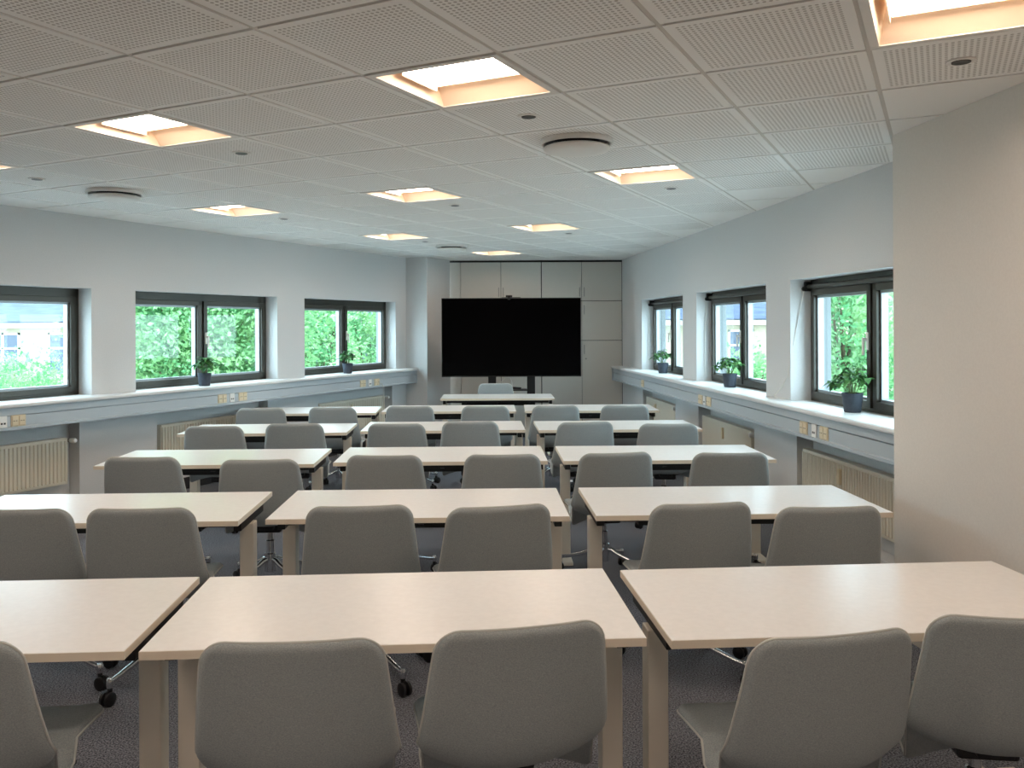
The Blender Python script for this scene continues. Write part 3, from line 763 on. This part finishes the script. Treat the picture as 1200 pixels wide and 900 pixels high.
building('house', 'taller cream house beyond the nearest right window', 12.4, 26, 32, 5.4, 3.5,
         [(13.35 + 2.6 * k, z, .95, 1.6) for k in range(5) for z in (2.15, -.9, -4.0)])

def tree(x, y, zc, rx, rz, label, seed, n, key='leaf', name='tree', lsz=.12):
    rnd = random.Random(seed); t = thing(name, label, name, T(x, y, -6), 'trees and shrubs outside the windows')
    top = zc + 6
    m = MB(); m.tube([(0, 0, 0), (.05, .02, top * .4), (-.03, .05, top * .75), (0, 0, top)], [.16, .13, .1, .05], 10); m.build('trunk', M['bark'], t, smooth=60)
    m = MB(); ends = []
    for k in range(9):
        a = rnd.uniform(0, 2 * pi); e = Vector((cos(a) * rx * .75, sin(a) * rx * .75, top + rnd.uniform(-.6, .8) * rz))
        s = Vector((0, 0, top - rz * rnd.uniform(.3, .9))); m.tube([s, s.lerp(e, .5) + Vector((0, 0, .1 * rz)), e], [.05, .035, .015], 6)
    m.build('branch', M['bark'], t, smooth=60)
    vs, fs = [], []
    for k in range(n // 40):
        while True:
            p = Vector((rnd.uniform(-1, 1), rnd.uniform(-1, 1), rnd.uniform(-1, 1)))
            if .25 < p.length < 1: break
        c = Vector((p.x * rx, p.y * rx, top + p.z * rz)); 
        out = Vector((p.x, p.y, p.z + .3)).normalized()
        for q in range(40):
            b0 = c + Vector((rnd.gauss(0, .26), rnd.gauss(0, .26), rnd.gauss(0, .16)))
            d = (out + Vector((rnd.uniform(-1, 1), rnd.uniform(-1, 1), rnd.uniform(-1, .6)))).normalized()
            s = d.cross(Vector((rnd.uniform(-1, 1), rnd.uniform(-1, 1), rnd.uniform(-1, 1)))).normalized()
            l = lsz * rnd.uniform(.6, 1.25); w = l * .27; i = len(vs)
            nrm = s.cross(d) * l * .08
            vs += [b0, b0 + d * l * .5 + s * w + nrm, b0 + d * l, b0 + d * l * .5 - s * w + nrm]; fs.append((i, i + 1, i + 2, i + 3))
    me = bpy.data.meshes.new('foliage'); me.from_pydata(vs, [], fs); me.materials.append(M[key])
    o = bpy.data.objects.new('foliage', me); COL.objects.link(o); o.parent = t
tree(-5.8, 16.6, 1.5, 1.95, 2.4, 'dense green tree filling the middle left window', 1, 44000)
tree(-11.0, 20.0, -.45, 1.55, 1.5, 'rounded green shrub in front of the house, nearest left window', 2, 9000, 'leaf2')
tree(-14.2, 24.5, -.8, 1.3, 1.5, 'low green shrub at the left edge of the nearest left window', 12, 6500, 'leaf2')
tree(-4.35, 20.2, .75, .62, 1.9, 'slim green tree left in the farthest left window', 3, 6500)
tree(-3.55, 22.8, 1.2, .80, 2.3, 'light green tree right in the farthest left window', 4, 8000)
tree(5.75, 14.4, .9, .62, 2.0, 'leafy green tree outside the nearest right window', 5, 7500)
tree(7.3, 16.8, .5, .62, 1.6, 'green tree at the near edge of the nearest right window', 9, 5000)
tree(5.0, 17.4, .0, .62, 1.15, 'green shrub outside the middle right window', 6, 4000, 'leaf2')

# ------------------------------------------------------------------ light
w = bpy.data.worlds.new('World'); SC.world = w; w.use_nodes = True
nt = w.node_tree; bg = nt.nodes['Background']
bg.inputs['Color'].default_value = (.70, .85, 1.0, 1); bg.inputs['Strength'].default_value = 6.0
sl = bpy.data.lights.new('sun', 'SUN'); sl.energy = .6; sl.angle = R(25); sl.color = (1, .96, .88)
so = bpy.data.objects.new('sun', sl); COL.objects.link(so); so.rotation_euler = (R(46), 0, 0)

# ------------------------------------------------------------------ camera
cam = bpy.data.cameras.new('camera'); co = bpy.data.objects.new('camera', cam); COL.objects.link(co)
c, s = cos(ROLL), sin(ROLL)
co.matrix_world = Matrix(((c, s, 0, 0), (0, 0, -1, 0), (-s, c, 0, EYE), (0, 0, 0, 1)))
cam.sensor_width = 36; cam.lens = F_PX / 1200 * 36
cam.shift_x = (600 - CXP) / 1200; cam.shift_y = -(450 - VHP) / 1200
cam.clip_start = .05; cam.clip_end = 300
SC.camera = co
SC.view_settings.view_transform = 'Standard'; SC.view_settings.look = 'None'
SC.view_settings.gamma = 1; SC.view_settings.exposure = .85; SC.view_settings.use_curve_mapping = False
SC.cycles.use_denoising = True
SC.cycles.max_bounces = 12; SC.cycles.diffuse_bounces = 6; SC.cycles.transparent_max_bounces = 12
SC.cycles.sample_clamp_indirect = 8
